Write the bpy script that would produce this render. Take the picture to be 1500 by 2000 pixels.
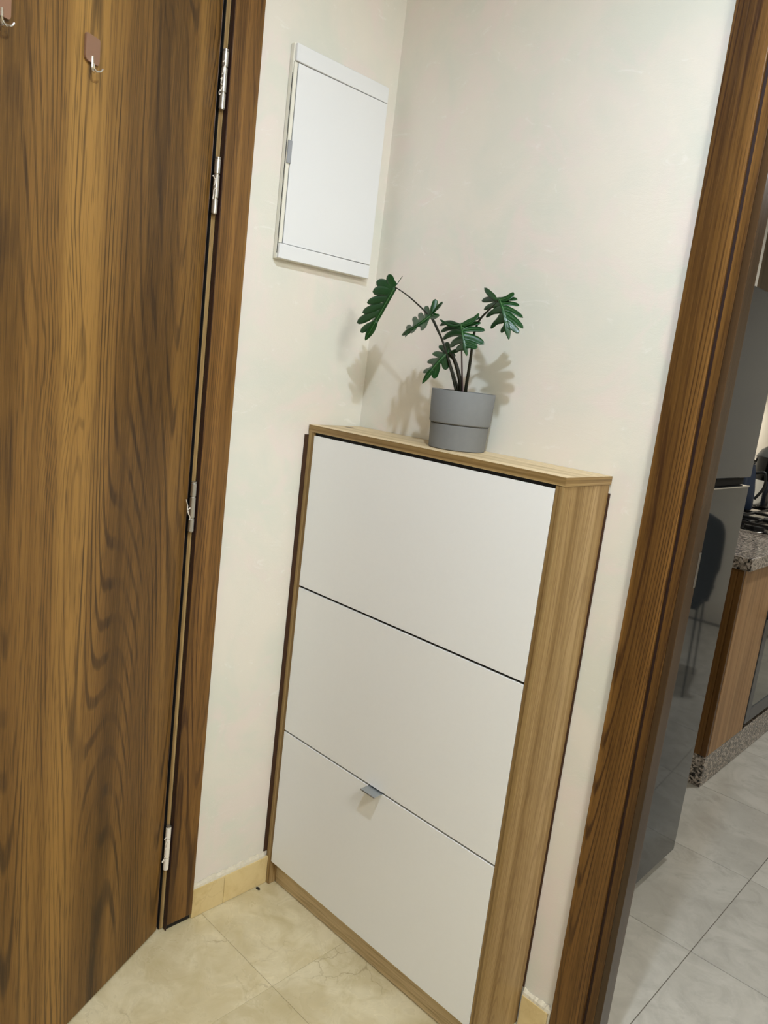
import bpy, bmesh, math, random
from mathutils import Vector, Matrix, Quaternion

for o in list(bpy.data.objects):
    bpy.data.objects.remove(o, do_unlink=True)
scene = bpy.context.scene
COL = scene.collection
random.seed(7)

# ---------------------------------------------------------------- camera
cam_data = bpy.data.cameras.new('camera')
cam = bpy.data.objects.new('camera', cam_data)
COL.objects.link(cam)
cam.matrix_world = Matrix(((0.707901, -0.210438, 0.674235, 1.49312),
                           (0.696478, 0.049236, -0.715887, -1.44905),
                           (0.117453, 0.976367, 0.18142, 1.45782),
                           (0, 0, 0, 1)))
cam_data.sensor_fit = 'VERTICAL'
cam_data.sensor_height = 24.0
cam_data.lens = 24.0 * 1497.9 / 2000.0
cam_data.clip_start = 0.05
scene.camera = cam

# ---------------------------------------------------------------- world, lamps, added fill lights, exposure
world = bpy.data.worlds.new('world')
scene.world = world
world.use_nodes = True
world.node_tree.nodes['Background'].inputs[0].default_value = (0.9, 0.95, 1.0, 1)
world.node_tree.nodes['Background'].inputs[1].default_value = 0.02


def disc_light(name, loc, power, size, color):
    """round area light shining down, for room lamps and added fills"""
    l = bpy.data.lights.new(name, 'AREA')
    l.shape = 'DISK'
    l.size = size
    l.energy = power
    l.color = color
    o = bpy.data.objects.new(name, l)
    o.location = loc
    COL.objects.link(o)
    return o


disc_light('hall_lamp', (1.114, -0.92, 2.60), 20.5, 0.06, (0.78, 0.92, 1.10))
disc_light('hall_fill_side', (2.42, -1.02, 2.60), 49.0, 0.60, (0.93, 0.95, 0.91))  # unseen soft fill, added to brighten the left wall
disc_light('hall_fill_rear', (1.30, -2.75, 2.60), 2.0, 0.25, (0.95, 0.95, 0.92))  # weak unseen fill added behind the viewer
disc_light('kitchen_wall_fill', (0.22, 3.25, 1.60), 4.0, 0.20, (1.0, 0.95, 0.86))  # added light that brightens the wall under the wall unit; no hood here
disc_light('kitchen_lamp', (1.15, 2.45, 2.60), 24.0, 0.15, (0.94, 0.98, 1.0))

scene.view_settings.view_transform = 'Standard'
scene.view_settings.look = 'None'
scene.view_settings.exposure = 0.0
scene.view_settings.gamma = 1.0
scene.view_settings.use_curve_mapping = False


# ---------------------------------------------------------------- helpers
def lin(r, g, b):
    f = lambda c: (c / 255.0) / 12.92 if c / 255.0 <= 0.04045 else ((c / 255.0 + 0.055) / 1.055) ** 2.4
    return (f(r), f(g), f(b), 1.0)


class NT:
    def __init__(self, name):
        self.m = bpy.data.materials.new(name)
        self.m.use_nodes = True
        self.t = self.m.node_tree
        self.b = self.t.nodes['Principled BSDF']

    def n(self, kind, **kw):
        nd = self.t.nodes.new(kind)
        for k, v in kw.items():
            setattr(nd, k, v)
        return nd

    def l(self, a, b):
        self.t.links.new(a, b)

    def val(self, sock, v):
        if hasattr(v, 'is_linked'):
            self.l(v, sock)
        else:
            sock.default_value = v

    def math(self, op, a, b=0.0, c=0.0, clamp=False):
        nd = self.n('ShaderNodeMath', operation=op, use_clamp=clamp)
        self.val(nd.inputs[0], a)
        self.val(nd.inputs[1], b)
        self.val(nd.inputs[2], c)
        return nd.outputs[0]

    def mix(self, fac, a, b, blend='MIX'):
        nd = self.n('ShaderNodeMix', data_type='RGBA', blend_type=blend)
        self.val(nd.inputs[0], fac)
        self.val(nd.inputs[6], a)
        self.val(nd.inputs[7], b)
        return nd.outputs[2]

    def obj(self):
        return self.n('ShaderNodeTexCoord').outputs['Object']

    def scale(self, v, s, off=(0, 0, 0)):
        nd = self.n('ShaderNodeMapping')
        self.l(v, nd.inputs[0])
        nd.inputs['Location'].default_value = off
        nd.inputs['Scale'].default_value = s
        return nd.outputs[0]

    def noise(self, v, scale=1.0, detail=2.0, rough=0.5, dist=0.0, out='Fac'):
        nd = self.n('ShaderNodeTexNoise')
        self.l(v, nd.inputs['Vector'])
        nd.inputs['Scale'].default_value = scale
        nd.inputs['Detail'].default_value = detail
        nd.inputs['Roughness'].default_value = rough
        nd.inputs['Distortion'].default_value = dist
        return nd.outputs[out]

    def voro(self, v, scale=1.0, feature='F1', out='Distance', rnd=1.0):
        nd = self.n('ShaderNodeTexVoronoi', feature=feature)
        self.l(v, nd.inputs['Vector'])
        nd.inputs['Scale'].default_value = scale
        nd.inputs['Randomness'].default_value = rnd
        return nd.outputs[out]

    def ramp(self, fac, stops):
        nd = self.n('ShaderNodeValToRGB')
        self.l(fac, nd.inputs[0])
        e = nd.color_ramp.elements
        while len(e) < len(stops):
            e.new(0.5)
        for i, (p, c) in enumerate(stops):
            e[i].position = p
            e[i].color = c if len(c) == 4 else (c[0], c[1], c[2], 1)
        return nd.outputs[0]

    def step(self, fac, a, b):
        nd = self.n('ShaderNodeMapRange', interpolation_type='SMOOTHSTEP')
        self.val(nd.inputs[0], fac)
        nd.inputs[1].default_value = a
        nd.inputs[2].default_value = b
        return nd.outputs[0]

    def bump(self, h, strength, dist):
        nd = self.n('ShaderNodeBump')
        self.l(h, nd.inputs['Height'])
        nd.inputs['Strength'].default_value = strength
        nd.inputs['Distance'].default_value = dist
        self.l(nd.outputs[0], self.b.inputs['Normal'])

    def set(self, **kw):
        for k, v in kw.items():
            self.val(self.b.inputs[k.replace('_', ' ')], v)
        return self.m


def plain(name, col, rough=0.5, metal=0.0, spec=0.5, speck=0.0):
    t = NT(name)
    c = col
    if speck:
        n = t.noise(t.obj(), 90.0, 3.0)
        c = t.mix(t.math('MULTIPLY', n, speck), col, (col[0] * .5, col[1] * .5, col[2] * .5, 1))
    t.set(Base_Color=c, Roughness=rough, Metallic=metal)
    t.b.inputs['Specular IOR Level'].default_value = spec
    return t.m


def wood(name, axis, dark, mid, light, fx=4.0, fz=.55, k=70.0, line=.5, pore=.35, knots=0.0, rough=.42,
         seed=0.0, tone=9.0, spec=.35, deep=None, fine=300.0):
    """grain runs along `axis`; growth lines are contours of a stretched noise"""
    t = NT(name)
    sp = t.n('ShaderNodeSeparateXYZ')
    t.l(t.obj(), sp.inputs[0])
    order = {'Z': (0, 1, 2), 'X': (1, 2, 0), 'Y': (0, 2, 1)}[axis]
    cb = t.n('ShaderNodeCombineXYZ')
    for i, o in enumerate(order):
        t.l(sp.outputs[o], cb.inputs[i])
    p = t.scale(cb.outputs[0], (1, 1, 1), (seed, seed * 1.7, seed * .6))
    wob = t.noise(t.scale(p, (3, 3, 1.1)), 1.0, 3.0, .55)
    base = t.noise(t.scale(p, (fx, fx, fz)), 1.0, 1.6, .40, .15)
    if knots:
        kd = t.voro(t.scale(p, (4.2, 4.2, 1.5)), 1.0, 'F1', 'Distance')
        kc = t.voro(t.scale(p, (4.2, 4.2, 1.5)), 1.0, 'F1', 'Color')
        ks = t.n('ShaderNodeSeparateColor')
        t.l(kc, ks.inputs[0])
        sel = t.step(ks.outputs[0], 1.0 - knots, 1.0 - knots + .05)
        wobk = t.math('MULTIPLY_ADD', t.noise(t.scale(p, (22, 22, 4)), 1.0, 3.0), .18, -.09)
        kdd = t.math('ADD', kd, wobk)
        near = t.math('MULTIPLY', t.math('SUBTRACT', 1.0, t.step(kdd, .0, .42)), sel)
        core = t.math('MULTIPLY', t.math('SUBTRACT', 1.0, t.step(kdd, .02, .13)), sel)
        base = t.math('ADD', base, t.math('MULTIPLY', near, .09))
    ph = t.math('MULTIPLY', base, k)
    ph = t.math('ADD', ph, t.math('MULTIPLY', wob, 2.0))
    ph = t.math('ADD', ph, t.math('MULTIPLY', t.noise(t.scale(p, (60, 60, 2.5)), 1.0, 2.0), 2.2))
    s = t.math('MULTIPLY_ADD', t.math('SINE', ph), .5, .5)
    s = t.step(s, .62, .99)
    breakup = t.noise(t.scale(p, (30, 30, 1.2)), 1.0, 2.0)
    s = t.math('MULTIPLY', s, t.step(breakup, .28, .68))
    tn = t.noise(t.scale(p, (tone, tone, .22)), 1.0, 3.0, .6)
    tn2 = t.noise(t.scale(p, (tone * 3.3, tone * 3.3, .5)), 1.0, 2.0, .6)
    tt = t.math('MULTIPLY_ADD', t.math('SUBTRACT', tn2, .5), .45, tn)
    col = t.ramp(tt, [(.30, dark), (.5, mid), (.70, light)])
    dd = deep or tuple(c * .35 for c in dark[:3]) + (1,)
    col = t.mix(t.math('MULTIPLY', s, line), col, dd)
    pr = t.noise(t.scale(p, (fine, fine, fine * .028)), 1.0, 2.0, .6)
    prd = t.step(pr, .50, .72)
    col = t.mix(t.math('MULTIPLY', prd, pore), col, dd)
    prl = t.math('SUBTRACT', 1.0, t.step(pr, .30, .46))
    col = t.mix(t.math('MULTIPLY', prl, pore * .35), col, light)
    if knots:
        col = t.mix(t.math('MULTIPLY', core, .85), col, dd)
    h = t.math('SUBTRACT', t.math('MULTIPLY', prl, .5), t.math('MULTIPLY', s, .6))
    t.bump(h, .25, .0006)
    t.set(Base_Color=col, Roughness=rough)
    t.b.inputs['Specular IOR Level'].default_value = spec
    return t.m


def plaster(name, a, b, c, rough=.42, spec=.6, bumpk=.25, coat=.45):
    t = NT(name)
    p = t.obj()
    n1 = t.noise(p, 3.2, 4.0, .6, .6)
    n2 = t.noise(t.scale(p, (1, 1, 1), (5, 3, 2)), 6.5, 4.0, .6, .8)
    col = t.mix(t.step(n1, .38, .62), a, b)
    col = t.mix(t.math('MULTIPLY', t.step(n2, .45, .66), .7), col, c)
    trow = t.noise(t.scale(p, (1, 1, 2.2), (1, 9, 2)), 9.0, 6.0, .7, 2.0)
    sw = t.step(trow, .60, .70)
    col = t.mix(t.math('MULTIPLY', sw, .32), col, (.88, .86, .82, 1))
    fine = t.noise(p, 420.0, 2.0)
    t.bump(t.math('ADD', t.math('MULTIPLY', fine, .35), t.math('MULTIPLY', trow, 1.0)), bumpk, .0015)
    t.set(Base_Color=col, Roughness=t.math('MULTIPLY_ADD', sw, -.08, rough))
    t.b.inputs['Specular IOR Level'].default_value = spec
    t.b.inputs['Coat Weight'].default_value = coat
    t.b.inputs['Coat Roughness'].default_value = .40
    return t.m


def marble(name, a, b, c, vein, scale=1.0, veins=.5, rough=.22, spec=.5):
    t = NT(name)
    oi = t.n('ShaderNodeObjectInfo')
    rnd = oi.outputs['Random']
    p0 = t.obj()
    sh = t.n('ShaderNodeCombineXYZ')
    t.l(t.math('MULTIPLY', rnd, 37.0), sh.inputs[0])
    t.l(t.math('MULTIPLY', rnd, 19.0), sh.inputs[1])
    va = t.n('ShaderNodeVectorMath', operation='ADD')
    t.l(p0, va.inputs[0])
    t.l(sh.outputs[0], va.inputs[1])
    p = va.outputs[0]
    n1 = t.noise(p, 5.0 * scale, 5.0, .62, 1.2)
    n2 = t.noise(p, 14.0 * scale, 5.0, .65, .8)
    col = t.mix(t.step(n1, .36, .64), a, b)
    col = t.mix(t.math('MULTIPLY', t.step(n2, .46, .70), .75), col, c)
    ds = t.n('ShaderNodeVectorMath', operation='MULTIPLY_ADD')
    t.l(t.noise(p, 9.0 * scale, 4.0, .6, 0.0, 'Color'), ds.inputs[0])
    ds.inputs[1].default_value = (.16, .16, .16)
    t.l(p, ds.inputs[2])
    ed = t.voro(ds.outputs[0], 9.0 * scale, 'DISTANCE_TO_EDGE')
    crack = t.math('SUBTRACT', 1.0, t.step(ed, .0, .035))
    msk = t.step(t.noise(p, 4.0 * scale, 3.0), .48, .66)
    cm = t.math('MULTIPLY', crack, msk)
    col = t.mix(t.math('MULTIPLY', cm, veins), col, vein)
    tint = t.math('MULTIPLY_ADD', rnd, .12, .93)
    hs = t.n('ShaderNodeHueSaturation')
    t.l(col, hs.inputs['Color'])
    t.l(tint, hs.inputs['Value'])
    t.set(Base_Color=hs.outputs[0], Roughness=t.math('MULTIPLY_ADD', n2, .12, rough))
    t.b.inputs['Specular IOR Level'].default_value = spec
    return t.m


def granite(name, top=False):
    t = NT(name)
    p = t.obj()
    v = t.voro(p, 150.0, 'F1', 'Color')
    s = t.n('ShaderNodeSeparateColor')
    t.l(v, s.inputs[0])
    n = t.noise(p, 60.0, 3.0)
    f = t.math('ADD', t.math('MULTIPLY', s.outputs[0], .7), t.math('MULTIPLY', n, .3))
    col = t.ramp(f, [(.18, lin(28, 26, 24)), (.34, lin(96, 88, 80)), (.52, lin(150, 136, 122)), (.72, lin(196, 182, 168)), (.9, lin(60, 56, 52))])
    t.set(Base_Color=col, Roughness=.16)
    return t.m


# ---- mesh building
class MB:
    def __init__(self):
        self.bm = bmesh.new()

    def box(self, x0, x1, y0, y1, z0, z1, bev=0.0, seg=2):
        m = Matrix.Translation(((x0 + x1) / 2, (y0 + y1) / 2, (z0 + z1) / 2)) @ Matrix.Diagonal((x1 - x0, y1 - y0, z1 - z0, 1))
        r = bmesh.ops.create_cube(self.bm, size=1.0, matrix=m)
        if bev:
            es = list({e for v in r['verts'] for e in v.link_edges})
            bmesh.ops.bevel(self.bm, geom=es, offset=bev, segments=seg, profile=.7, affect='EDGES')
        return self

    def prism(self, pts, h0, h1, axis='Z', bev=0.0):
        """closed outline (CCW) in the plane across `axis`, extruded from h0 to h1"""
        def P(a, b, h):
            return {'Z': (a, b, h), 'X': (h, a, b), 'Y': (a, h, b)}[axis]
        lo = [self.bm.verts.new(P(a, b, h0)) for a, b in pts]
        hi = [self.bm.verts.new(P(a, b, h1)) for a, b in pts]
        n = len(pts)
        fs = [self.bm.faces.new(lo[::-1]), self.bm.faces.new(hi)]
        for i in range(n):
            fs.append(self.bm.faces.new((lo[i], lo[(i + 1) % n], hi[(i + 1) % n], hi[i])))
        if bev:
            es = [e for e in {e for f in fs[:2] for e in f.edges}]
            bmesh.ops.bevel(self.bm, geom=es, offset=bev, segments=2, profile=.7, affect='EDGES')
        bmesh.ops.recalc_face_normals(self.bm, faces=self.bm.faces)
        return self

    def lathe(self, prof, seg=48, cx=0.0, cy=0.0):
        rings = []
        for r, z in prof:
            if r < 1e-6:
                rings.append([self.bm.verts.new((cx, cy, z))])
            else:
                rings.append([self.bm.verts.new((cx + r * math.cos(2 * math.pi * i / seg), cy + r * math.sin(2 * math.pi * i / seg), z)) for i in range(seg)])
        for a, b in zip(rings, rings[1:]):
            for i in range(seg):
                j = (i + 1) % seg
                if len(a) == 1 and len(b) == 1:
                    continue
                if len(a) == 1:
                    self.bm.faces.new((a[0], b[j], b[i]))
                elif len(b) == 1:
                    self.bm.faces.new((a[i], a[j], b[0]))
                else:
                    self.bm.faces.new((a[i], a[j], b[j], b[i]))
        bmesh.ops.recalc_face_normals(self.bm, faces=self.bm.faces)
        return self

    def tube(self, pts, radii, seg=8):
        pts = [Vector(p) for p in pts]
        if not isinstance(radii, (list, tuple)):
            radii = [radii] * len(pts)
        up = None
        rings = []
        for i, p in enumerate(pts):
            d = (pts[min(i + 1, len(pts) - 1)] - pts[max(i - 1, 0)]).normalized()
            if up is None:
                up = d.orthogonal().normalized()
            up = (up - d * up.dot(d))
            up = up.normalized() if up.length > 1e-6 else d.orthogonal().normalized()
            sd = d.cross(up)
            rings.append([self.bm.verts.new(p + (up * math.cos(2 * math.pi * k / seg) + sd * math.sin(2 * math.pi * k / seg)) * radii[i]) for k in range(seg)])
        for a, b in zip(rings, rings[1:]):
            for k in range(seg):
                self.bm.faces.new((a[k], a[(k + 1) % seg], b[(k + 1) % seg], b[k]))
        self.bm.faces.new(rings[0][::-1])
        self.bm.faces.new(rings[-1])
        bmesh.ops.recalc_face_normals(self.bm, faces=self.bm.faces)
        return self

    def done(self, name, mat, parent=None, smooth=False):
        me = bpy.data.meshes.new(name)
        if smooth:
            for f in self.bm.faces:
                f.smooth = True
        self.bm.to_mesh(me)
        self.bm.free()
        me.materials.append(mat)
        o = bpy.data.objects.new(name, me)
        COL.objects.link(o)
        if parent:
            o.parent = parent
        if smooth:
            try:
                me.set_sharp_from_angle(angle=math.radians(38))
            except Exception:
                pass
        return o


def smooth_path(pts, n=6):
    """Catmull-Rom through the points"""
    P = [Vector(p) for p in pts]
    out = []
    for i in range(len(P) - 1):
        a, b, c, d = P[max(i - 1, 0)], P[i], P[i + 1], P[min(i + 2, len(P) - 1)]
        for k in range(n):
            t = k / n
            out.append(.5 * ((2 * b) + (c - a) * t + (2 * a - 5 * b + 4 * c - d) * t * t + (3 * b - a - 3 * c + d) * t ** 3))
    out.append(P[-1])
    return out


def thing(name, label, cat, loc=(0, 0, 0), rz=0.0, group=None):
    o = bpy.data.objects.new(name, None)
    o.empty_display_size = .05
    o.location = loc
    o.rotation_euler = (0, 0, rz)
    COL.objects.link(o)
    return tag(o, label, cat, group)


def tag(o, label, cat, group=None):
    o['label'] = label
    o['category'] = cat
    if group:
        o['group'] = group
    return o


def struct(o, label=None, cat=None):
    o['kind'] = 'structure'
    if label:
        o['label'] = label
        o['category'] = cat
    return o


def copy_tree(o, parent=None):
    c = o.copy()
    COL.objects.link(c)
    if parent:
        c.parent = parent
    for ch in list(o.children):
        copy_tree(ch, c)
    return c


# ---------------------------------------------------------------- materials
M = {}
M['plaster'] = plaster('pearl_plaster', lin(226, 219, 207), lin(217, 216, 204), lin(229, 215, 208))
M['kitchen_wall'] = plaster('kitchen_plaster', lin(226, 218, 200), lin(222, 214, 198), lin(220, 212, 196), .6, .3, .1, 0.0)
M['ceiling'] = plain('ceiling_white', lin(235, 232, 226), .8)
M['door'] = wood('walnut_laminate', 'Z', lin(82, 56, 20), lin(114, 81, 36), lin(148, 110, 54), fx=3.0, fz=.26, k=330, line=.74, pore=.55, knots=.30, rough=.45, seed=3.1, tone=6.0, deep=lin(38, 22, 8), fine=420.0)
M['casing'] = wood('stained_casing', 'Z', lin(66, 42, 16), lin(96, 66, 28), lin(134, 96, 48), fx=5.0, fz=.34, k=420, line=.80, pore=.5, knots=.08, rough=.34, seed=11.3, tone=12.0, deep=lin(44, 20, 10), fine=420.0)
M['jamb'] = wood('smooth_jamb', 'Z', lin(44, 29, 15), lin(60, 41, 22), lin(78, 56, 33), fx=5.0, fz=.3, k=30, line=.25, pore=.12, rough=.24, seed=4.7, tone=16.0, spec=.5)
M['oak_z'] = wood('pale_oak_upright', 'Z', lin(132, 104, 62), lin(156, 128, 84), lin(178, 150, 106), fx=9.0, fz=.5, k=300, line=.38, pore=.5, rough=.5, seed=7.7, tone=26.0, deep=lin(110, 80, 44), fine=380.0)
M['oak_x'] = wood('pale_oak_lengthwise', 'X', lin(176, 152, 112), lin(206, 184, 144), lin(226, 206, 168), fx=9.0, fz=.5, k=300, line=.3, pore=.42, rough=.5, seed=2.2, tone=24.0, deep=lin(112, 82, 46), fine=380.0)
M['oak_edge'] = wood('oak_edge_banding', 'X', lin(112, 86, 48), lin(148, 121, 76), lin(188, 162, 114), fx=10.0, fz=.5, k=60, line=.3, pore=.3, rough=.5, seed=5.2, tone=110.0, deep=lin(88, 58, 26))
M['oak_edge_z'] = wood('oak_edge_banding_upright', 'Z', lin(110, 85, 48), lin(146, 118, 74), lin(184, 158, 110), fx=10.0, fz=.5, k=60, line=.3, pore=.3, rough=.5, seed=8.2, tone=110.0, deep=lin(88, 58, 26))
M['oak_edge_y'] = wood('oak_edge_banding_across', 'Y', lin(110, 85, 48), lin(146, 118, 74), lin(184, 158, 110), fx=10.0, fz=.5, k=60, line=.3, pore=.3, rough=.5, seed=18.2, tone=110.0, deep=lin(88, 58, 26))
M['kitchen_oak'] = wood('kitchen_oak', 'Z', lin(150, 112, 72), lin(176, 136, 94), lin(192, 152, 108), fx=6.0, fz=.5, k=40, line=.3, pore=.25, rough=.5, seed=15.2, tone=14.0)
M['kitchen_brown'] = wood('kitchen_brown', 'Z', lin(70, 46, 18), lin(98, 66, 30), lin(122, 86, 44), fx=6.0, fz=.5, k=40, line=.3, pore=.25, rough=.4, seed=25.2, tone=30.0)
M['upper'] = wood('upper_unit_brown', 'Z', lin(84, 70, 54), lin(98, 84, 66), lin(112, 96, 76), fx=6.0, fz=.5, k=40, line=.15, pore=.1, rough=.4, seed=35.2, tone=20.0)
M['hardboard'] = plain('hardboard_edge', lin(60, 34, 15), .7)
M['white_panel'] = plain('white_melamine', lin(238, 238, 236), .42, speck=.05)
M['white_paint'] = plain('white_enamel', lin(226, 226, 226), .4)
M['cream_plastic'] = plain('cream_plastic', lin(226, 222, 208), .5)
M['grey_plastic'] = plain('grey_plastic', lin(150, 152, 156), .5)
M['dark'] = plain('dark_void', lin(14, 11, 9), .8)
M['dark_brown'] = plain('dark_red_brown', lin(46, 20, 10), .6)
M['alu'] = plain('aluminium', lin(176, 182, 186), .32, .85)
M['steel'] = plain('hinge_steel', lin(186, 182, 174), .28, .9)
M['film'] = plain('torn_film', lin(226, 218, 206), .5)
M['brown_plastic'] = plain('brown_plastic', lin(126, 92, 70), .4)
M['chrome'] = plain('chrome', lin(235, 235, 235), .12, 1.0)
M['grout'] = plain('grout', lin(198, 184, 150), .9, speck=.3)
M['grout_grey'] = plain('grout_grey', lin(112, 104, 92), .9, speck=.3)
M['mortar'] = plain('ragged_mortar', lin(222, 212, 190), .9, speck=.6)
M['hall_tile'] = marble('beige_marble', lin(197, 182, 144), lin(213, 200, 166), lin(188, 172, 130), lin(130, 108, 70))
M['skirting'] = marble('skirting_marble', lin(206, 182, 128), lin(216, 194, 144), lin(200, 174, 120), lin(160, 130, 84), 1.0, .2, .3)
M['kitchen_tile'] = marble('kitchen_marble', lin(184, 178, 166), lin(198, 192, 180), lin(174, 168, 156), lin(206, 202, 192), .8, .16, .16)
M['granite'] = granite('speckled_granite')
M['fridge'] = plain('graphite_steel', lin(58, 62, 68), .10, .0, .6)
M['fridge_low'] = plain('graphite_gloss', lin(44, 48, 52), .05, .0, .7)
M['black_gloss'] = plain('black_glass', lin(10, 10, 11), .06)
M['black'] = plain('black_matt', lin(18, 18, 19), .45)
M['iron'] = plain('cast_iron', lin(22, 22, 23), .28)
M['oven_grey'] = plain('oven_grey', lin(88, 90, 94), .35, .3)
M['oven_glass'] = plain('oven_glass', lin(96, 98, 92), .06)
M['navy'] = plain('navy_enamel', lin(30, 42, 62), .4)
M['chair'] = plain('chair_black', lin(16, 17, 19), .5)
M['pot'] = plain('grey_pot', lin(116, 117, 116), .75, speck=.25)
M['soil'] = plain('dark_soil', lin(34, 24, 18), .95, speck=.8)


def leaf_mat():
    t = NT('leaf_green')
    p = t.obj()
    n = t.noise(p, 26.0, 3.0)
    col = t.mix(n, lin(8, 44, 15), lin(22, 72, 24))
    t.set(Base_Color=col, Roughness=.31)
    t.b.inputs['Specular IOR Level'].default_value = .36
    return t.m


M['leaf'] = leaf_mat()
M['vein'] = plain('leaf_vein', lin(70, 112, 62), .4)
M['stem'] = plain('dark_stem', lin(30, 31, 18), .4, speck=.8)
M['stem_purple'] = plain('purple_stem', lin(78, 62, 66), .4)
gl = NT('clear_glass')
gl.set(Base_Color=(.95, .97, .95, 1), Roughness=.03)
gl.b.inputs['Transmission Weight'].default_value = 1.0
gl.b.inputs['IOR'].default_value = 1.45
M['glass'] = gl.m

# ================================================================ ROOM SHELL
H_CEIL = 2.64
PI = math.pi
CORR = -1.0                                   # corridor beyond the entry door

struct(MB().box(-0.12, 0, -0.4900, 0.0, -0.02, H_CEIL).done('wall_left', M['plaster']),
       'cream pearly plaster wall between the entry door and the room corner', 'wall')
struct(MB().box(-0.12, 0, -3.4, -1.45, -0.02, H_CEIL).box(-0.12, 0, -1.45, -0.490, 2.38, H_CEIL).done('wall_left', M['plaster']),
       'cream plaster wall past the entry door, out of view', 'wall')
struct(MB().box(-0.12, 0.912, 0.0, 0.10, -0.02, H_CEIL).done('wall_back', M['plaster']),
       'cream pearly plaster wall behind the shoe cabinet', 'wall')
struct(MB().box(1.80, 2.75, 0.0, 0.10, -0.02, H_CEIL).box(0.912, 1.80, 0.0, 0.10, 2.37, H_CEIL).done('wall_back', M['plaster']),
       'cream plaster wall on the far side of the kitchen opening', 'wall')
struct(MB().box(2.65, 2.75, -3.4, 0.0, -0.02, H_CEIL).done('wall_right', M['plaster']), 'cream hall wall to the right of the viewer', 'wall')
struct(MB().box(-0.12, 2.75, -3.5, -3.4, -0.02, H_CEIL).done('wall_front', M['plaster']), 'cream hall wall behind the viewer', 'wall')
struct(MB().box(-1.1, -1.0, -1.6, 0.0, -0.02, H_CEIL).done('wall_corridor', M['plaster']), 'corridor wall beyond the entry door', 'wall')
struct(MB().box(-0.2, 2.85, -3.5, 4.3, H_CEIL, H_CEIL + .1).done('ceiling', M['ceiling']), 'white ceiling over hall and kitchen', 'ceiling')

# ---- floors: a mortar bed, every tile its own piece
floor = struct(MB().box(-1.1, 2.75, -3.4, 0.10, -0.06, -0.0025).done('floor', M['grout']), 'beige marble tiled hall floor', 'floor')


def tile(parent, x0, x1, y0, y1, mat, z0=-0.0024, z1=0.0, g=.0003):
    cx, cy = (x0 + x1) / 2, (y0 + y1) / 2
    o = MB().box(x0 - cx + g, x1 - cx - g, y0 - cy + g, y1 - cy - g, z0, z1, .0004, 1).done('tile', mat, parent)
    o.location = (cx, cy, 0)
    return o


xs = [-0.12, 0.317, 0.917, 1.517, 2.117, 2.65]
ys = [0.10, -0.388, -0.988, -1.588, -2.188]
for i in range(len(xs) - 1):
    for j in range(len(ys) - 1):
        tile(floor, xs[i], xs[i + 1], ys[j + 1], ys[j], M['hall_tile'])

KR = 0.02                                     # the kitchen sits a hair out of square
KC, KS = math.cos(KR), math.sin(KR)
KX, KY = 0.934, 0.10


def kp(x, y, z=0.0):
    """kitchen frame -> room"""
    dx, dy = x - KX, y - KY
    return (KX + dx * KC - dy * KS, KY + dx * KS + dy * KC, z)


kfloor = struct(MB().box(-1.2, 1.9, 0.004, 4.0, -0.06, -0.0025).done('floor', M['grout_grey']), 'greyish marble tiled kitchen floor', 'floor')
kfloor.location = (KX, KY, 0)
kfloor.rotation_euler = (0, 0, KR)
kx = [-1.0, -.483 * 2, -.483, 0.0, .483, .966, 1.449, 1.85]
ky = [0.006, 0.481, 0.967, 1.452, 1.943, 2.43, 2.92, 3.4, 3.9]
for i in range(1, len(kx) - 1):
    for j in range(len(ky) - 1):
        tile(kfloor, kx[i], kx[i + 1], ky[j], ky[j + 1], M['kitchen_tile'], g=.0011)

struct(MB().box(-0.22, -0.095, 0.10, 4.2, -0.02, H_CEIL).done('wall_kitchen_left', M['kitchen_wall']), 'cream kitchen wall behind the fridge and hob', 'wall')
struct(MB().box(-0.22, 2.75, 4.1, 4.2, -0.02, H_CEIL).done('wall_kitchen_back', M['kitchen_wall']), 'cream far wall of the kitchen', 'wall')
struct(MB().box(2.65, 2.75, 0.10, 4.2, -0.02, H_CEIL).done('wall_kitchen_right', M['kitchen_wall']), 'cream kitchen wall facing the fridge', 'wall')

# ---- skirting tiles with ragged mortar on top
bl = struct(MB().box(0.0005, 0.004, -0.4205, -0.180, 0.0005, 0.080).done('baseboard_left', M['grout']), 'yellowish marble skirting between door frame and shoe cabinet', 'baseboard')
for y0, y1 in ((-0.4205, -0.3235), (-0.3225, -0.1795)):
    o = MB().box(.004, .012, y0 - (y0 + y1) / 2, y1 - (y0 + y1) / 2, .001, .083, .0012, 2).done('tile', M['skirting'], bl)
    o.location = (0, (y0 + y1) / 2, 0)


def ragged(a0, a1, n, f, name, parent):
    bm = MB()
    v = []
    for i in range(n + 1):
        a = a0 + (a1 - a0) * i / n
        top = .0955 + random.uniform(-.003, .003)
        v.append([bm.bm.verts.new(f(a, *q)) for q in ((.0005, .0832), (.010, .0832), (.009 + random.uniform(-.002, .001), .0832 + .006), (.003, top), (.0005, top))])
    for p, q in zip(v, v[1:]):
        for k in range(5):
            bm.bm.faces.new((p[k], p[(k + 1) % 5], q[(k + 1) % 5], q[k]))
    bm.bm.faces.new(v[0])
    bm.bm.faces.new(v[-1][::-1])
    bmesh.ops.recalc_face_normals(bm.bm, faces=bm.bm.faces)
    return bm.done(name, M['mortar'], parent)


ragged(-.4205, -.1905, 36, lambda a, d, z: (d, a, z), 'mortar', bl)
br = struct(MB().box(0.7575, 0.8275, -0.004, -0.0005, 0.0005, 0.080).done('baseboard_right', M['grout']), 'marble skirting between shoe cabinet and kitchen frame', 'baseboard')
o = MB().box(-.0345, .0335, -.012, -.004, .001, .083, .0012, 2).done('tile', M['skirting'], br)
o.location = (.7925, 0, 0)
MB().box(.8265, .8325, -.009, -.0008, .001, .084, .001, 1).done('mortar', M['mortar'], br)
ragged(.7575, .8325, 14, lambda a, d, z: (a, -d, z), 'mortar', br)

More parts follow.
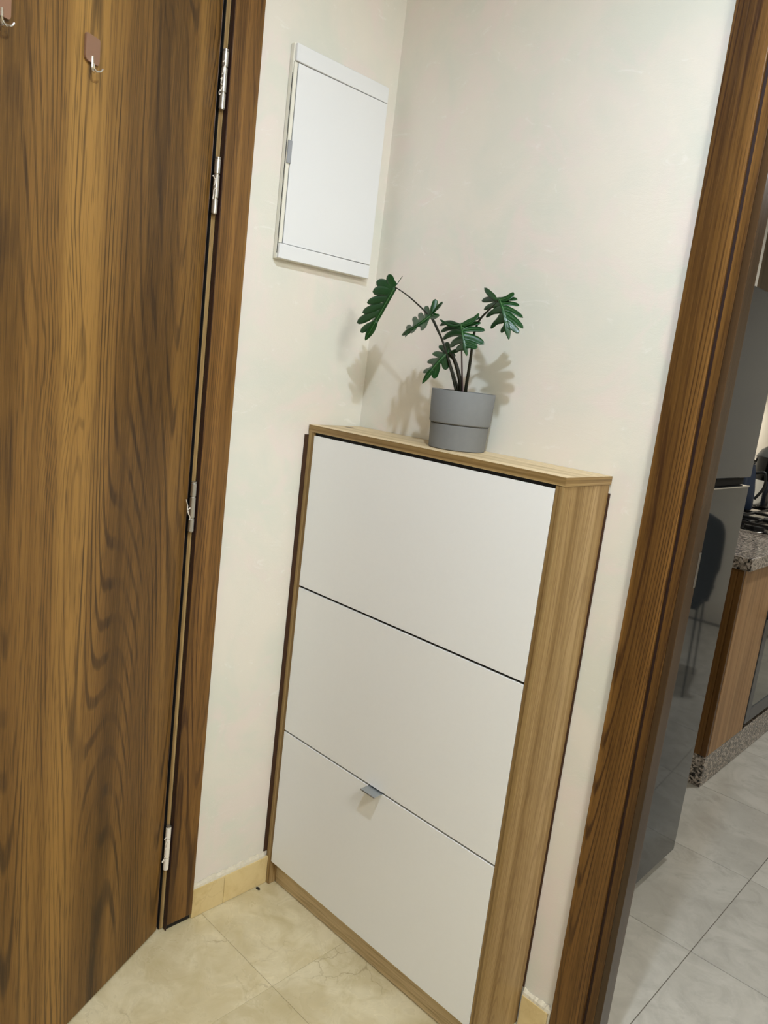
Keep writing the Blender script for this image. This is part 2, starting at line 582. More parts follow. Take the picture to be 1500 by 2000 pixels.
# ================================================================ ENTRY DOOR FRAME (trim_1) AND LEAF (door_1)
tr = struct(MB().box(0.0006, 0.015, -0.494, -0.4215, 0.018, 2.36, .0018, 2).done('trim_1', M['casing']),
            'brown wooden casing beside the entry door hinges', 'door frame')
MB().box(.0006, .007, -.4935, -.4225, .001, .0175).done('floor_gap_shade', M['dark'], tr)  # dark block standing in for the shade in the gap under the casing
MB().box(.0012, .0142, -.4953, -.4942, .004, 2.36).done('casing_side_strip', M['dark_brown'], tr)  # thin dark strip covering the side face of the casing
MB().box(-.119, .0, -.5055, -.4956, .004, 2.36, .0008, 2).done('jamb', M['oak_edge_z'], tr)
MB().box(-.054, -.0012, -.5066, -.5057, .004, 2.36).done('door_gap_shade', M['dark'], tr)  # dark strip on the jamb's side, painting the shade of the door gap
MB().box(-.119, -.055, -.535, -.5057, .004, 2.36).done('jamb_rebate', M['dark_brown'], tr)

MB().box(.0006, .015, -1.52, -.4942, 2.295, 2.36, .0018, 2).done('head_casing', M['casing'], tr)
MB().box(.0006, .015, -1.52, -1.447, .018, 2.2948, .0018, 2).done('far_casing', M['casing'], tr)
MB().box(-.119, -.0005, -1.449, -.5068, 2.30, 2.378).done('head_jamb', M['dark_brown'], tr)
DA = math.radians(25.0)
door = struct(MB().box(.012, .90, -.040, 0.0, .006, 2.28, .0016, 2).done('door_1', M['door']),
              'wide walnut brown entry door standing ajar at the left', 'door')
# leaf frame: local x runs along the leaf, local y is the outward normal of the face we see
dx, dy = math.sin(DA), -math.cos(DA)
E0 = Vector((.0852, -.6965, 0)) - Vector((dx, dy, 0)) * .2135
door.matrix_world = Matrix(((dx, math.cos(DA), 0, E0.x), (dy, math.sin(DA), 0, E0.y), (0, 0, 1, 0), (0, 0, 0, 1)))
# that frame is left-handed unless the along axis is flipped, so rebuild it as a proper rotation
door.matrix_world = Matrix.Translation(E0) @ Matrix.Rotation(math.atan2(dy, dx), 4, 'Z')
MB().box(.0100, .0119, -.039, -.0006, .006, 2.28, .0006, 1).done('edge_strip', plain('edge_strip_brown', lin(120, 96, 80), .35), door)


def hinge(z0, z1, scraps, plastic=False):
    ax, ay, rr = .0085, -.5050, .0066
    r = MB().box(-.002, .0035, -.5055, -.5045, z0 + .004, z1 - .004).done('hinge', M['steel'], door)
    r['label'] = 'steel barrel hinge'
    L = z1 - z0
    cuts = [(0, .27), (.285, .715), (.73, 1.0)]
    for a, b in cuts:
        za, zb = z0 + L * a, z0 + L * b
        m = M['film'] if plastic else M['steel']
        MB().lathe([(0, za), (rr - .0008, za), (rr, za + .001), (rr, zb - .001), (rr - .0008, zb), (0, zb)], 20, ax, ay).done('knuckle', m, r, True)
    MB().lathe([(0, z0 - .001), (rr * .8, z0 - .001), (rr * .8, z1 + .001), (rr * .95, z1 + .0012), (rr * .95, z1 + .0035), (0, z1 + .0045)], 16, ax, ay).done('pin', M['steel'], r, True)
    for k in range(scraps):
        s = [Vector((ax + .004, ay - .008, z0 + L * (.25 + .5 * k / max(scraps, 1))))]
        for i in range(5):
            s.append(s[-1] + Vector((random.uniform(-.001, .003), random.uniform(-.005, .003), random.uniform(-.004, .011))))
        MB().tube(smooth_path(s, 3), [.0007 + .0006 * random.random() for _ in range(16)], 5).done('film_scrap', M['film'], r)
    inv = door.matrix_world.inverted()
    r.parent = door
    r.matrix_parent_inverse = inv
    return r


hinge(1.945, 2.055, 3)
hinge(1.738, 1.847, 2)
hinge(1.045, 1.157, 2)
hinge(.180, .296, 4, True)

# ================================================================ KITCHEN OPENING FRAME (trim_2)
tr2 = struct(MB().box(.834, .9065, -.011, -.0006, .001, 2.36, .0016, 2).done('trim_2', M['casing']),
             'brown wooden casing around the kitchen opening', 'door frame')
MB().box(.9066, .9144, -.004, -.0006, .001, 2.36).done('groove', M['dark_brown'], tr2)
MB().box(.9145, .9315, -.011, -.0006, .001, 2.36, .0012, 2).done('inner_casing', M['casing'], tr2)
MB().box(.9316, .946, -.011, .032, .001, 2.36, .0012, 2).done('jamb', M['jamb'], tr2)

MB().box(.9462, 1.8005, -.011, .032, 2.29, 2.36, .0016, 2).done('head_casing', M['casing'], tr2)
MB().box(1.787, 1.87, -.011, -.0006, .001, 2.2898, .0016, 2).done('far_casing', M['casing'], tr2)
sp0 = MB().box(.9461, .9468, .022, .0318, 1.115, 1.185, .0003, 1).done('strike_plate', plain('strike_grey', lin(88, 82, 74), .4), tr2)
sp0['label'] = 'steel strike plate'

# ================================================================ HOOKS ON THE DOOR
def hook(s, z, label):
    t = thing('adhesive_hook', label, 'hook', group='adhesive hooks on the door')
    t.matrix_world = door.matrix_world @ Matrix.Translation((s, 0.0004, z))
    w, h, d = .0165, .041, .0042
    c = .004
    pts = []
    for cx, cz, a0 in ((w - c, h - c, 0), (-w + c, h - c, 90), (-w + c * 2, c * 1.6, 180), (w - c * 2, c * 1.6, 270)):
        rr = c if cz > h / 2 else c * 1.6
        for k in range(4):
            a = math.radians(a0 + 30 * k)
            ox = cx if cz > h / 2 else (cx + (c * .4 if cx > 0 else -c * .4))
            pts.append((ox + rr * math.cos(a), cz + rr * math.sin(a)))
    MB().prism(pts, 0.0, d, 'Y', .0008).done('plate', M['brown_plastic'], t)
    st = MB().tube(smooth_path([(.001, .0045, .010), (.001, .005, .003), (.001, .0055, -.008), (.001, .008, -.0135), (.001, .014, -.0125)], 4), .0022, 8).done('prong', M['chrome'], t, True)
    st['label'] = 'shiny metal prong'
    MB().tube(smooth_path([(.001, .0125, -.0128), (-.007, .0145, -.010), (-.011, .0155, -.005)], 4), .0015, 8).done('prong', M['chrome'], t, True)
    MB().tube(smooth_path([(.001, .0125, -.0128), (.008, .0145, -.010), (.011, .0155, -.005)], 4), .0015, 8).done('prong', M['chrome'], t, True)
    return t


# ---- local x of the leaf grows towards the free edge
hook(.2135 + .171, 1.889, 'brown adhesive hook with metal prongs, whole, on the upper part of the wooden door')
hook(.2135 + .356, 1.880, 'brown adhesive hook cut by the top left corner of the picture')

# ================================================================ ELECTRICAL PANEL
ep = thing('electrical_panel', 'white flush electrical box on the plaster wall above the shoe cabinet', 'electrical box', (0.0006, -.1915, 1.678))
y0, y1, hh = -.1455, .1455, .454
MB().box(0, .0125, y0, y1, 0, hh, .003, 3).done('back_frame', M['cream_plastic'], ep)
MB().box(.0127, .0205, y0 + .0015, y1 - .001, .001, .0335, .0025, 3).done('lower_cover', M['white_paint'], ep)
MB().box(.0127, .0205, y0 + .003, y1 - .001, hh - .037, hh - .001, .0025, 3).done('upper_cover', M['white_paint'], ep)
MB().box(.0127, .0165, y0 + .0015, y0 + .0105, .035, hh - .0385, .001, 2).done('side_strip', M['cream_plastic'], ep)
MB().box(.0127, .0150, y0 + .0106, y0 + .0120, .035, hh - .0385).done('gap', M['dark'], ep)
MB().box(.0126, .0134, y0 + .0002, y0 + .0012, .012, hh - .060).done('gap', M['dark'], ep)
lt = MB().box(.0166, .0200, y0 + .0015, y0 + .0125, .206, .254, .001, 2).done('latch', M['grey_plastic'], ep)
lt['label'] = 'grey latch'
lid = MB().box(.0, .0060, -.2775, -.0008, 0.0, hh - .0735, .0018, 2).done('lid', M['white_paint'], ep)
lid.location = (.0150, y1 - .0005, .0350)
lid.rotation_euler = (0, 0, math.radians(-.9))

# ================================================================ SHOE CABINET
X0, X1, YF = .0035, .7515, -.178
sc = thing('shoe_cabinet', 'tall narrow oak effect shoe cabinet with three white flaps in the corner', 'cabinet', ((X0 + X1) / 2, YF / 2, 0))
ox, oy = (X0 + X1) / 2, YF / 2


def part(name, mat, x0, x1, y0, y1, z0, z1, bev=.0006, parent=None, sm=False):
    return MB().box(x0 - ox, x1 - ox, y0 - oy, y1 - oy, z0, z1, bev, 2).done(name, mat, parent or sc, sm)


tp = part('top_panel', M['oak_x'], X0 - .0005, X1 + .001, YF, -.0012, 1.2825, 1.3, .0005)
part('edge_band', M['oak_edge'], X0 - .0005, X1 + .001, YF - .0012, YF - .0001, 1.2825, 1.2998, .0004, tp)
part('edge_band', M['oak_edge_y'], X1 + .0011, X1 + .0022, YF - .0012, -.0012, 1.2825, 1.2998, .0004, tp)
MB().lathe([(0, 1.3003), (.011, 1.3003), (.0125, 1.3001), (0, 1.3001)], 24, .037 - ox, -.072 - oy).done('hole_cover', plain('hole_brown', lin(92, 66, 36), .5), tp)
for xa, xb, lab in ((X0, X0 + .0195, 'left'), (X1 - .0185, X1, 'right')):
    sp_ = part('side_panel', M['oak_z'], xa, xb, YF + .0012, -.0036, .001, 1.2820, .0005)
    part('edge_band', M['oak_edge_z'], xa, xb, YF - .0002, YF + .0011, .001, 1.2820, .0004, sp_)
part('back_panel', M['hardboard'], X0, X1 + .0038, -.0034, -.0006, .097, 1.2640, .0)
part('side_liner', M['hardboard'], .0004, .0030, -.1895, -.004, .097, 1.2745, .0)
part('plinth', M['oak_x'], X0 + .0200, X1 - .0190, YF + .0240, YF + .0390, .001, .0720, .0005)
part('seam_shade_panel', M['dark'], X0 + .0200, X1 - .0190, YF + .0063, YF + .0073, .0725, 1.2815, 0)  # black sheet close behind the flaps, paints the shade seen in the seams
fx0, fx1 = X0 + .0215, X1 - .0195
for i, (za, zb) in enumerate(((.0745, .4688), (.4740, .8758), (.8818, 1.2745))):
    fl = part('flap', M['white_panel'], fx0, fx1, YF - .0002, YF + .0060, za, zb, .0006)
    if i == 0:
        fl['label'] = 'lowest white flap, with a small metal handle'
        hb = MB()
        hb.box(.353 - ox, .401 - ox, YF - .0275 - oy, YF + .0055 - oy, .4690, .4706, .0004, 1)
        hb.box(.353 - ox, .401 - ox, YF - .0275 - oy, YF - .0262 - oy, .4670, .4690, .0003, 1)
        h_ = hb.done('handle', M['alu'], fl)
        h_['label'] = 'small brushed metal tab handle'

# ================================================================ POTTED PLANT
pp = thing('potted_plant', 'small split leaf green plant in a grey two part pot on the shoe cabinet', 'plant', (.398, -.073, 1.3004))
MB().lathe([(.0, .0), (.0620, .0), (.0640, .0015), (.0662, .0540), (.0650, .0555), (.055, .0565), (0, .0565)], 64).done('saucer_base', M['pot'], pp, True)
MB().lathe([(0, .0568), (.0672, .0568), (.0692, .0590), (.0722, .1290), (.0714, .1302), (.0692, .1302), (.0684, .1290), (.0672, .112), (0, .110)], 64).done('pot', M['pot'], pp, True)
MB().lathe([(.0664, .1105), (.0680, .1270), (.0668, .1270), (.0652, .1105), (.0664, .1105)], 48).done('inner_pot', M['black'], pp, True)
sb = MB()
bmesh.ops.create_icosphere(sb.bm, subdivisions=3, radius=1.0, matrix=Matrix.Translation((0, 0, .113)) @ Matrix.Diagonal((.066, .066, .008, 1)))
for v in sb.bm.verts:
    v.co += Vector((0, 0, random.uniform(-.0015, .0025)))
sb.done('soil', M['soil'], pp)
LEAVES = {
    'right': ((0.0949,-0.043,0.3285),(0.1251,-0.056,0.2997),(0.1412,-0.053,0.2465),((0,(0.0389,-0.028,0.354),0.0055,-0.35),(0.04,(0.033,-0.023,0.3268),0.0055,0.12),(0.16,(0.0441,-0.026,0.3084),0.005,0.12),(0.3,(0.0539,-0.028,0.2924),0.005,0.12),(0.5,(0.0741,-0.033,0.2691),0.0055,0.1),(0.72,(0.1109,-0.045,0.2621),0.005,0.05),(0,(0.1164,-0.028,0.3457),0.0065,-0.45),(0.04,(0.1257,-0.023,0.3322),0.005,0.18),(0.14,(0.133,-0.023,0.3199),0.005,0.18),(0.26,(0.1478,-0.025,0.2953),0.0055,0.22),(0.42,(0.1558,-0.03,0.2734),0.006,0.22),(0.64,(0.1538,-0.04,0.2628),0.006,0.15))),
    'centre': ((0.0093,-0.053,0.2722),(0.0358,-0.07,0.2414),(0.0455,-0.063,0.2061),((0,(-0.0707,-0.033,0.2832),0.003,-0.3),(0.04,(-0.073,-0.028,0.2694),0.0048,0.2),(0.16,(-0.0631,-0.033,0.2545),0.0055,0.2),(0.32,(-0.0514,-0.036,0.239),0.0065,0.2),(0.5,(-0.0223,-0.043,0.2232),0.007,0.16),(0.7,(0.0051,-0.053,0.2163),0.006,0.1),(0,(0.0384,-0.033,0.3003),0.0055,-0.45),(0.04,(0.04,-0.028,0.2908),0.005,0.2),(0.14,(0.0437,-0.028,0.2801),0.005,0.2),(0.22,(0.059,-0.03,0.2644),0.006,0.2),(0.4,(0.069,-0.04,0.2353),0.0075,0.2),(0.62,(0.0628,-0.053,0.2255),0.0065,0.12))),
    'far_left': ((-0.1922,-0.063,0.3467),(-0.2205,-0.076,0.2803),(-0.2564,-0.078,0.2195),((0,(-0.2186,-0.063,0.3754),0.009,-0.15),(0.03,(-0.2514,-0.068,0.3569),0.01,0.05),(0.12,(-0.2547,-0.073,0.3338),0.0105,0.15),(0.22,(-0.2664,-0.076,0.3071),0.0085,0.13),(0.34,(-0.2764,-0.078,0.2839),0.0085,0.12),(0.47,(-0.29,-0.08,0.2591),0.0095,0.12),(0.65,(-0.274,-0.08,0.2382),0.0075,0.1),(0,(-0.1912,-0.043,0.3747),0.0045,0),(0.1,(-0.251,-0.033,0.322),0.007,0.1),(0.28,(-0.2769,-0.028,0.3003),0.007,0.1),(0.5,(-0.2912,-0.033,0.2662),0.007,0.1),(0.68,(-0.287,-0.048,0.2462),0.006,0.1))),
    'small_mid': ((-0.0655,-0.068,0.287),(-0.0853,-0.093,0.2564),(-0.1386,-0.078,0.238),((0,(-0.0683,-0.058,0.3232),0.006,0.1),(0,(-0.0421,-0.063,0.317),0.0065,0.05),(0.05,(-0.083,-0.048,0.3148),0.005,0.1),(0.15,(-0.1096,-0.043,0.3091),0.006,0.1),(0.32,(-0.1264,-0.043,0.2926),0.006,0.1),(0.5,(-0.1385,-0.048,0.2824),0.006,0.1),(0.72,(-0.1451,-0.058,0.2618),0.006,0.1),(0,(-0.0199,-0.098,0.2805),0.0075,0),(0.25,(-0.0452,-0.113,0.2505),0.008,0.1),(0.55,(-0.0788,-0.108,0.2439),0.007,0.1),(0.75,(-0.1128,-0.093,0.2343),0.003,0))),
    'low_left': ((-0.0355,-0.028,0.2126),(-0.0476,-0.053,0.1868),(-0.0761,-0.058,0.1359),((0,(-0.0595,-0.013,0.2354),0.006,0),(0.08,(-0.0751,-0.018,0.2259),0.006,0.1),(0.22,(-0.0878,-0.023,0.2072),0.0065,0.12),(0.42,(-0.0958,-0.028,0.1876),0.007,0.12),(0.66,(-0.0944,-0.04,0.1634),0.006,0.1),(0,(-0.0137,-0.018,0.2196),0.006,0),(0.05,(-0.028,-0.013,0.2021),0.006,0.1),(0.22,(-0.0376,-0.028,0.1727),0.0075,0.15),(0.48,(-0.0561,-0.043,0.1504),0.0075,0.12)))}
STEMS = [
    (((-0.0182,-0.003,0.1246),(-0.0211,-0.008,0.139),(-0.0294,-0.023,0.1795),(-0.045,-0.038,0.2291),(-0.0578,-0.05,0.2573),(-0.0714,-0.06,0.2812),(-0.0919,-0.066,0.2975),(-0.1176,-0.068,0.3133),(-0.1526,-0.066,0.3309),(-0.1922,-0.063,0.3467)),0.0032,0.0013),
    (((-0.0163,0.002,0.1251),(-0.0193,-0.006,0.1451),(-0.0306,-0.018,0.1798),(-0.0444,-0.036,0.2248),(-0.0516,-0.051,0.253),(-0.0586,-0.063,0.2746),(-0.0655,-0.068,0.287)),0.003,0.0014),
    (((-0.012,0.004,0.1257),(-0.0124,-0.003,0.1517),(-0.0205,-0.013,0.1845),(-0.0294,-0.021,0.2047),(-0.0355,-0.028,0.2126)),0.0052,0.0038),
    (((-0.0046,0.002,0.1264),(-0.0045,-0.008,0.1635),(0.0001,-0.028,0.2207),(0.003,-0.04,0.2505),(0.0093,-0.053,0.2722)),0.0022,0.0012),
    (((0.0003,0.006,0.1271),(0.0031,0.002,0.1421),(0.0108,-0.006,0.1843),(0.019,-0.016,0.2231),(0.026,-0.024,0.2591),(0.0401,-0.03,0.2851),(0.0625,-0.035,0.3046),(0.08,-0.038,0.3174),(0.0949,-0.043,0.3285)),0.0042,0.0014)]


def leaf(base, ctl, tip, lobes):
    B, Cc, T = Vector(base), Vector(ctl), Vector(tip)
    mid = lambda t: B * (1 - t) ** 2 + Cc * 2 * t * (1 - t) + T * t * t
    dm = lambda t: ((Cc - B) * 2 * (1 - t) + (T - Cc) * 2 * t).normalized()
    L = (T - B).length
    bm = bmesh.new()
    view = Vector((.62, -.75, .22)).normalized()         # rough facing of the blades: out into the room
    NU, NK = 14, 5

    def strip(root, rootdir, rootw, end, w, bend, web=.60, sharp=1.0):
        ax = end - root
        n = rootdir.cross(ax)
        n = n.normalized() if n.length > 1e-5 else view
        ctlp = root + ax * .5 - rootdir * ax.length * bend
        rows = []
        for i in range(NU + 1):
            u = i / NU
            c = root * (1 - u) ** 2 + ctlp * 2 * u * (1 - u) + end * u * u
            tg = ((ctlp - root) * 2 * (1 - u) + (end - ctlp) * 2 * u).normalized()
            perp = n.cross(tg).normalized()
            if perp.dot(rootdir) < 0:
                perp = -perp
            m = min(1.0, max(0.0, (u - .16) / (web - .16)))
            m = m * m * (3 - 2 * m)
            d = (rootdir * (1 - m) + perp * m).normalized()
            hw = rootw * (1 - m) + w * m
            tail = max(0.0, (u - .62) / .38)
            hw *= math.sqrt(max(0.0, 1 - tail ** (2.2 * sharp)))
            hw = max(hw, .00012)
            cup = n * (-.10 * hw)
            rows.append([bm.verts.new(c + d * hw * (k / (NK - 1) * 2 - 1) + cup * (1 - (k / (NK - 1) * 2 - 1) ** 2)) for k in range(NK)])
        for a, b in zip(rows, rows[1:]):
            for k in range(NK - 1):
                bm.faces.new((a[k], a[k + 1], b[k + 1], b[k]))
        return root, ctlp, end

    veins = []
    sides = {}
    for t, tp_, w, bend in lobes:
        w = w * 1.12
        p = Vector(tp_)
        r = mid(t)
        key = 0
        d = dm(t)
        side = d.cross(p - r).dot(view)
        sides.setdefault(side > 0, []).append((t, p, w, bend))
    for sgn, ls in sides.items():
        ls.sort(key=lambda q: q[0])
        for i, (t, p, w, bend) in enumerate(ls):
            nt = ls[i + 1][0] if i + 1 < len(ls) else min(t + .22, .9)
            pt = ls[i - 1][0] if i else t - .04
            rw = max((nt - pt) * L * .31, w * .95)
            veins.append(strip(mid(t), dm(t), rw, p, w, bend))
    # terminal lobe along the midrib
    acr = dm(.6).cross(view).normalized()
    NU2 = 14
    rows = []
    for i in range(NU2 + 1):
        u = i / NU2
        t = .62 + .38 * u
        hw = .0062 * (L / .09) * (.55 + .9 * u * (1 - u) * 2) * math.sqrt(max(0, 1 - u ** 2.6)) + .0001
        rows.append([bm.verts.new(mid(t) + acr * hw * (k / 4 * 2 - 1)) for k in range(5)])
    for a, b in zip(rows, rows[1:]):
        for k in range(4):
            bm.faces.new((a[k], a[k + 1], b[k + 1], b[k]))
    # web along the midrib that ties the lobes together
    rows = []
    for i in range(17):
        t = i / 16 * .9
        hw = .0035 * (L / .09)
        rows.append([bm.verts.new(mid(t) + dm(t).cross(view).normalized() * hw * (k / 4 * 2 - 1)) for k in range(5)])
    for a, b in zip(rows, rows[1:]):
        for k in range(4):
            bm.faces.new((a[k], a[k + 1], b[k + 1], b[k]))
    # face all blades the same way
    for f in bm.faces:
        f.normal_update()
        if f.normal.dot(view) < 0:
            f.normal_flip()
    mb = MB()
    mb.bm.free()
    mb.bm = bm
    lf = mb.done('leaf', M['leaf'], pp, True)
    sol = lf.modifiers.new('thickness', 'SOLIDIFY')
    sol.thickness = .0007
    sol.offset = -1
    v = MB()
    off = view * .0006
    v.tube([mid(i / 12) + off for i in range(13)], [.00095 * (1 - .7 * i / 12) for i in range(13)], 6)
    for a, c, b in veins:
        pts = [a * (1 - u) ** 2 + c * 2 * u * (1 - u) + b * u * u + off * .9 for u in (0, .2, .4, .6, .75)]
        v.tube(pts, [.0005, .00045, .0004, .0003, .0001], 5)
    v.done('veins', M['vein'], lf, True)
    return lf


for k_, d_ in LEAVES.items():
    leaf(*d_)
for i_, (pts_, ra_, rb_) in enumerate(STEMS):
    sp2 = smooth_path(pts_, 6)
    n_ = len(sp2) - 1
    MB().tube(sp2, [ra_ + (rb_ - ra_) * k / n_ for k in range(n_ + 1)], 10).done('stem', M['stem_purple'] if i_ == 3 else M['stem'], pp, True)

# ================================================================ CRUMBS ON THE FLOOR
cr = MB()
bmesh.ops.create_icosphere(cr.bm, subdivisions=2, radius=1.0, matrix=Matrix.Diagonal((.0075, .0045, .0022, 1)))
for v in cr.bm.verts:
    v.co += Vector((random.uniform(-.001, .001), random.uniform(-.001, .001), 0))
    v.co.z = max(v.co.z, -.0015)
c_ = tag(cr.done('crumb', M['black']), 'tiny dark crumb on the floor beside the foot of the shoe cabinet', 'crumb')
c_.location = (.0215, -.2130, .0021)

# ================================================================ KITCHEN FURNITURE
# ---- fridge
fr = thing('fridge', 'dark grey glossy two door fridge just inside the kitchen opening', 'fridge', kp(.385, .66), KR)
# local frame: +x is the door side, y across
fw = .305
MB().box(-.30, .265, -fw, fw, .03, 1.765, .006, 3).done('body', M['black'], fr)
ud = MB().box(.268, .335, -fw, fw, 1.272, 1.785, .007, 3).done('upper_door', M['fridge'], fr, True)
ld = MB().box(.268, .335, -fw, fw, .032, 1.247, .007, 3).done('lower_door', M['fridge_low'], fr, True)
MB().box(.3345, .3375, -fw + .004, fw - .004, 1.2435, 1.2475, .001, 2).done('handle_lip', M['chrome'], ld)
MB().box(.20, .318, -fw + .006, fw - .006, 1.2478, 1.2712).done('gasket', M['dark'], fr)
for sy in (-1, 1):
    MB().lathe([(0, 0.0005), (.018, 0.0005), (.018, .006), (.010, .008), (.010, .031), (0, .031)], 16, .24, sy * (fw - .05)).done('foot', M['black'], fr)
MB().box(-.28, .285, -fw + .005, fw - .03, .010, .029).done('toe_grille', M['dark'], fr)

# ---- base unit, oven, worktop
ku = thing('kitchen_cabinet', 'oak fronted kitchen base unit with a granite plinth beyond the fridge', 'cabinet', kp(.30, 1.52), KR)
# local: x 0 at the unit centre, front at +.295, y from 0 into the kitchen
FX = .296
MB().box(-.31, FX - .022, .002, .018, .130, .885, .0008, 1).done('end_panel', M['kitchen_brown'], ku)
MB().box(FX - .060, FX - .0425, -.004, .0016, .130, .885, .0008, 1).done('end_strip', M['kitchen_brown'], ku)
MB().box(FX - .021, FX - .0005, -.0015, .018, .130, .885, .0012, 2).done('corner_post', M['kitchen_brown'], ku)
MB().box(-.31, FX - .022, .0185, .405, .130, .885).done('carcass', M['kitchen_brown'], ku)
MB().box(FX - .020, FX + .001, .0190, .408, .132, .883, .0015, 2).done('door', M['kitchen_oak'], ku)
MB().box(-.31, FX - .001, .003, 1.60, .0008, .1295, .001, 1).done('plinth', M['granite'], ku)
ku2 = thing('kitchen_cabinet', 'oak fronted base unit on the far side of the oven', 'cabinet', kp(.30, 2.56), KR)
MB().box(-.31, FX - .022, .0, .55, .130, .885).done('carcass', M['kitchen_brown'], ku2)
MB().box(FX - .020, FX + .001, .003, .548, .132, .883, .0015, 2).done('door', M['kitchen_oak'], ku2)
MB().box(FX + .001, FX + .010, .2, .34, .80, .812, .002, 2).done('handle', M['black'], ku2)
ov = thing('oven', 'built-in oven with grey framed glass door below the hob', 'oven', kp(.30, 1.93), KR)
MB().box(-.31, FX - .022, .003, .60, .1305, .884).done('body', M['black'], ov)
od = MB()
od.box(FX - .020, FX + .003, .006, .060, .155, .70, .002, 2)
od.box(FX - .020, FX + .003, .540, .598, .155, .70, .002, 2)
od.box(FX - .020, FX + .003, .0601, .5399, .155, .215, .002, 2)
od.box(FX - .020, FX + .003, .0601, .5399, .640, .70, .002, 2)
od = od.done('oven_door', M['oven_grey'], ov)
MB().box(FX - .018, FX - .001, .0602, .5398, .2152, .6398).done('glass', M['oven_glass'], od)
MB().box(FX + .003, FX + .032, .004, .040, .628, .660, .002, 2).box(FX + .003, FX + .032, .560, .596, .628, .660, .002, 2).box(FX + .020, FX + .034, .002, .598, .632, .656, .003, 2).done('handle', M['black'], od)
cp = MB().box(FX - .020, FX + .001, .006, .598, .705, .883, .002, 2).done('control_panel', M['oven_grey'], ov)
for q in range(4):
    k_ = MB().lathe([(0, 0), (.017, 0), (.015, .02), (0, .02)], 20).done('knob', M['black'], cp, True)
    k_.location = (FX + .001, .12 + q * .12, .795)
    k_.rotation_euler = (0, math.pi / 2, 0)
wt = tag(MB().box(-.325, FX + .022, -.015, 1.60, .887, .935, .004, 2).done('worktop', M['granite']), 'speckled granite kitchen worktop with an overhanging front corner', 'worktop')
wt.location = kp(.30, 1.52)
wt.rotation_euler = (0, 0, KR)

# ---- hob
hb_ = thing('gas_hob', 'black glass gas hob with cast iron grates on the granite worktop', 'hob', kp(.27, 2.50, .9352), KR)
MB().box(-.245, .255, -.34, .34, .0, .008, .002, 2).done('glass_plate', M['black_gloss'], hb_)
MB().box(-.247, .257, -.343, -.3402, .0, .0095, .001, 1).done('steel_trim', M['chrome'], hb_)
for bx_, by_, br_ in ((.10, -.20, .045), (-.12, -.20, .035), (.10, .20, .035), (-.12, .20, .05), (0, 0, .06)):
    MB().lathe([(0, .0082), (br_, .0082), (br_, .018), (br_ * .8, .024), (0, .026)], 24, bx_, by_).done('burner', M['iron'], hb_, True)
for gy in (-.22, 0.0, .22):
    g = MB()
    a, b = .215, .100
    for yy in (-b, b):
        g.box(-a, a, gy + yy - .006, gy + yy + .006, .034, .046, .003, 2)
    for xx in (-a, 0, a):
        g.box(xx - .006, xx + .006, gy - b, gy + b, .034, .046, .003, 2)
    for xx in (-a * .5, a * .5):
        g.box(xx - .005, xx + .005, gy - b, gy - b * .3, .036, .049, .003, 2)
        g.box(xx - .005, xx + .005, gy + b * .3, gy + b, .036, .049, .003, 2)
    for xx in (-a, a):
        for yy in (-b, b):
            g.box(xx - .006, xx + .006, gy + yy - .006, gy + yy + .006, .0083, .036, .001, 1)
    g.done('grate', M['iron'], hb_)
for q in range(4):
    MB().lathe([(0, .0082), (.017, .0082), (.014, .028), (0, .029)], 20, .225, -.06 + q * .05).done('knob', M['chrome'], hb_, True)

# ---- kettle and cooking pot standing on the grates
kt = thing('kettle', 'dark blue tall kettle standing at the wall end of the hob beside the fridge', 'kettle', kp(.196, 2.60, .9852), KR)
MB().lathe([(0, 0), (.052, 0), (.056, .006), (.052, .10), (.040, .185), (.033, .215), (.034, .225), (0, .227)], 40).done('body', M['navy'], kt, True)
MB().lathe([(0, .2275), (.031, .2275), (.029, .237), (.008, .241), (.010, .252), (0, .256)], 28).done('lid', M['black'], kt, True)
MB().tube(smooth_path([(.036, .02, .185), (.075, .035, .19), (.083, .035, .12), (.052, .02, .055)], 6), .007, 10).done('handle', M['black'], kt, True)
MB().tube(smooth_path([(-.03, -.01, .13), (-.06, -.02, .165), (-.075, -.026, .195)], 5), [.014 - .0005 * i for i in range(11)], 12).done('spout', M['navy'], kt, True)
cpot = thing('cooking_pot', 'steel and black cooking pot with a domed glass lid at the back of the hob', 'pot', kp(.25, 2.855, .9852), KR + PI / 2)
MB().lathe([(0, 0), (.082, 0), (.089, .006), (.090, .142), (.084, .142), (0, .140)], 48).done('steel_base', M['chrome'], cpot, True)
MB().lathe([(0, .1425), (.091, .1425), (.097, .150), (.099, .258), (.102, .262), (.096, .262), (.093, .155), (0, .153)], 48).done('body', M['black_gloss'], cpot, True)
MB().lathe([(.0925, .256), (.0925, .205), (0, .205)], 40).done('steel_insert', M['alu'], cpot, True)
ll = MB().lathe([(.101, .2625), (.098, .268), (.080, .300), (.048, .326), (.012, .336), (0, .336), (0, .333), (.012, .333), (.047, .323), (.078, .298), (.095, .2675), (.095, .2625)], 48).done('glass_lid', M['glass'], cpot, True)
MB().lathe([(0, .3365), (.008, .3365), (.008, .345), (.018, .35), (.016, .36), (0, .363)], 24).done('lid_knob', M['black'], ll, True)
for sy in (-1, 1):
    MB().tube(smooth_path([(-.03, sy * .096, .225), (-.025, sy * .128, .23), (.025, sy * .128, .23), (.03, sy * .096, .225)], 5), .007, 10).done('handle', M['black'], cpot, True)

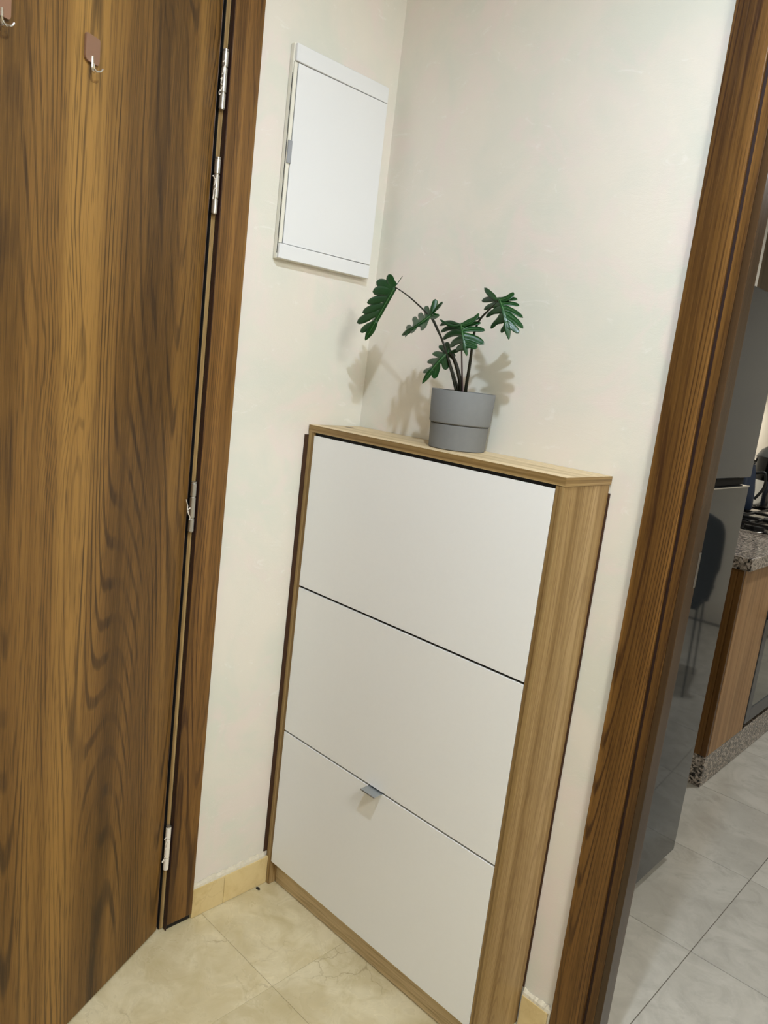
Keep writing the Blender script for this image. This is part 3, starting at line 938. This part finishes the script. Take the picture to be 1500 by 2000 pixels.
# ---- wall unit over the hob
uc = thing('wall_cabinet', 'greyish brown kitchen wall unit hung on the wall beyond the fridge', 'cabinet', kp(.155, 2.90, 1.62), KR)
MB().box(-.20, .195, .003, 1.02, 0.0, .82, .002, 2).done('carcass', M['upper'], uc)
for q in range(2):
    MB().box(.1955, .215, .003 + q * .51, .003 + q * .51 + .507, .002, .818, .002, 2).done('door', M['upper'], uc)

# ---- chair facing the fridge, seen mirrored in its gloss
chx, chy = 1.432, 2.585
ch = thing('dining_chair', 'black shell chair on thin black legs mirrored in the fridge door', 'chair', (chx, chy, 0), -.173)
sh = bmesh.new()
NX = 20
rows = []
prof = [(.225, .470), (.21, .495), (.13, .505), (.02, .497), (-.08, .490), (-.15, .495), (-.195, .53), (-.21, .60), (-.222, .70), (-.235, .82), (-.248, .93), (-.255, 1.0)]
pth = smooth_path([(0, y, z) for y, z in prof], 3)
for i, p in enumerate(pth):
    u = i / (len(pth) - 1)
    w = .235 + .045 * max(0.0, min(1.0, (u - .5) / .3))
    if u > .72:
        w = .28 * math.sqrt(max(.03, 1 - .55 * ((u - .72) / .28) ** 4.0))
    if u < .12:
        w = .235 * (.80 + .20 * (u / .12))
    row = []
    for k in range(NX + 1):
        a = k / NX * 2 - 1
        fwd = .05 * a * a if u >= .5 else 0.0
        row.append(sh.verts.new((a * w, p.y + fwd, p.z + (.03 * a * a if u < .5 else -.035 * a ** 4 * max(0.0, (u - .8) / .2)))))
    rows.append(row)
for a, c in zip(rows, rows[1:]):
    for k in range(NX):
        sh.faces.new((a[k], a[k + 1], c[k + 1], c[k]))
mb = MB()
mb.bm.free()
mb.bm = sh
s_ = mb.done('shell', M['chair'], ch, True)
sm_ = s_.modifiers.new('thickness', 'SOLIDIFY')
sm_.thickness = .012
for sx in (-1, 1):
    for sy in (-1, 1):
        MB().tube([(sx * .17, sy * .16 - .005, .488), (sx * .208, sy * .212 - .005, .0005)], [.010, .007], 10).done('leg', M['chair'], ch, True)
MB().box(-.18, .18, -.17, .16, .466, .476, .003, 2).done('seat_frame', M['chair'], ch)
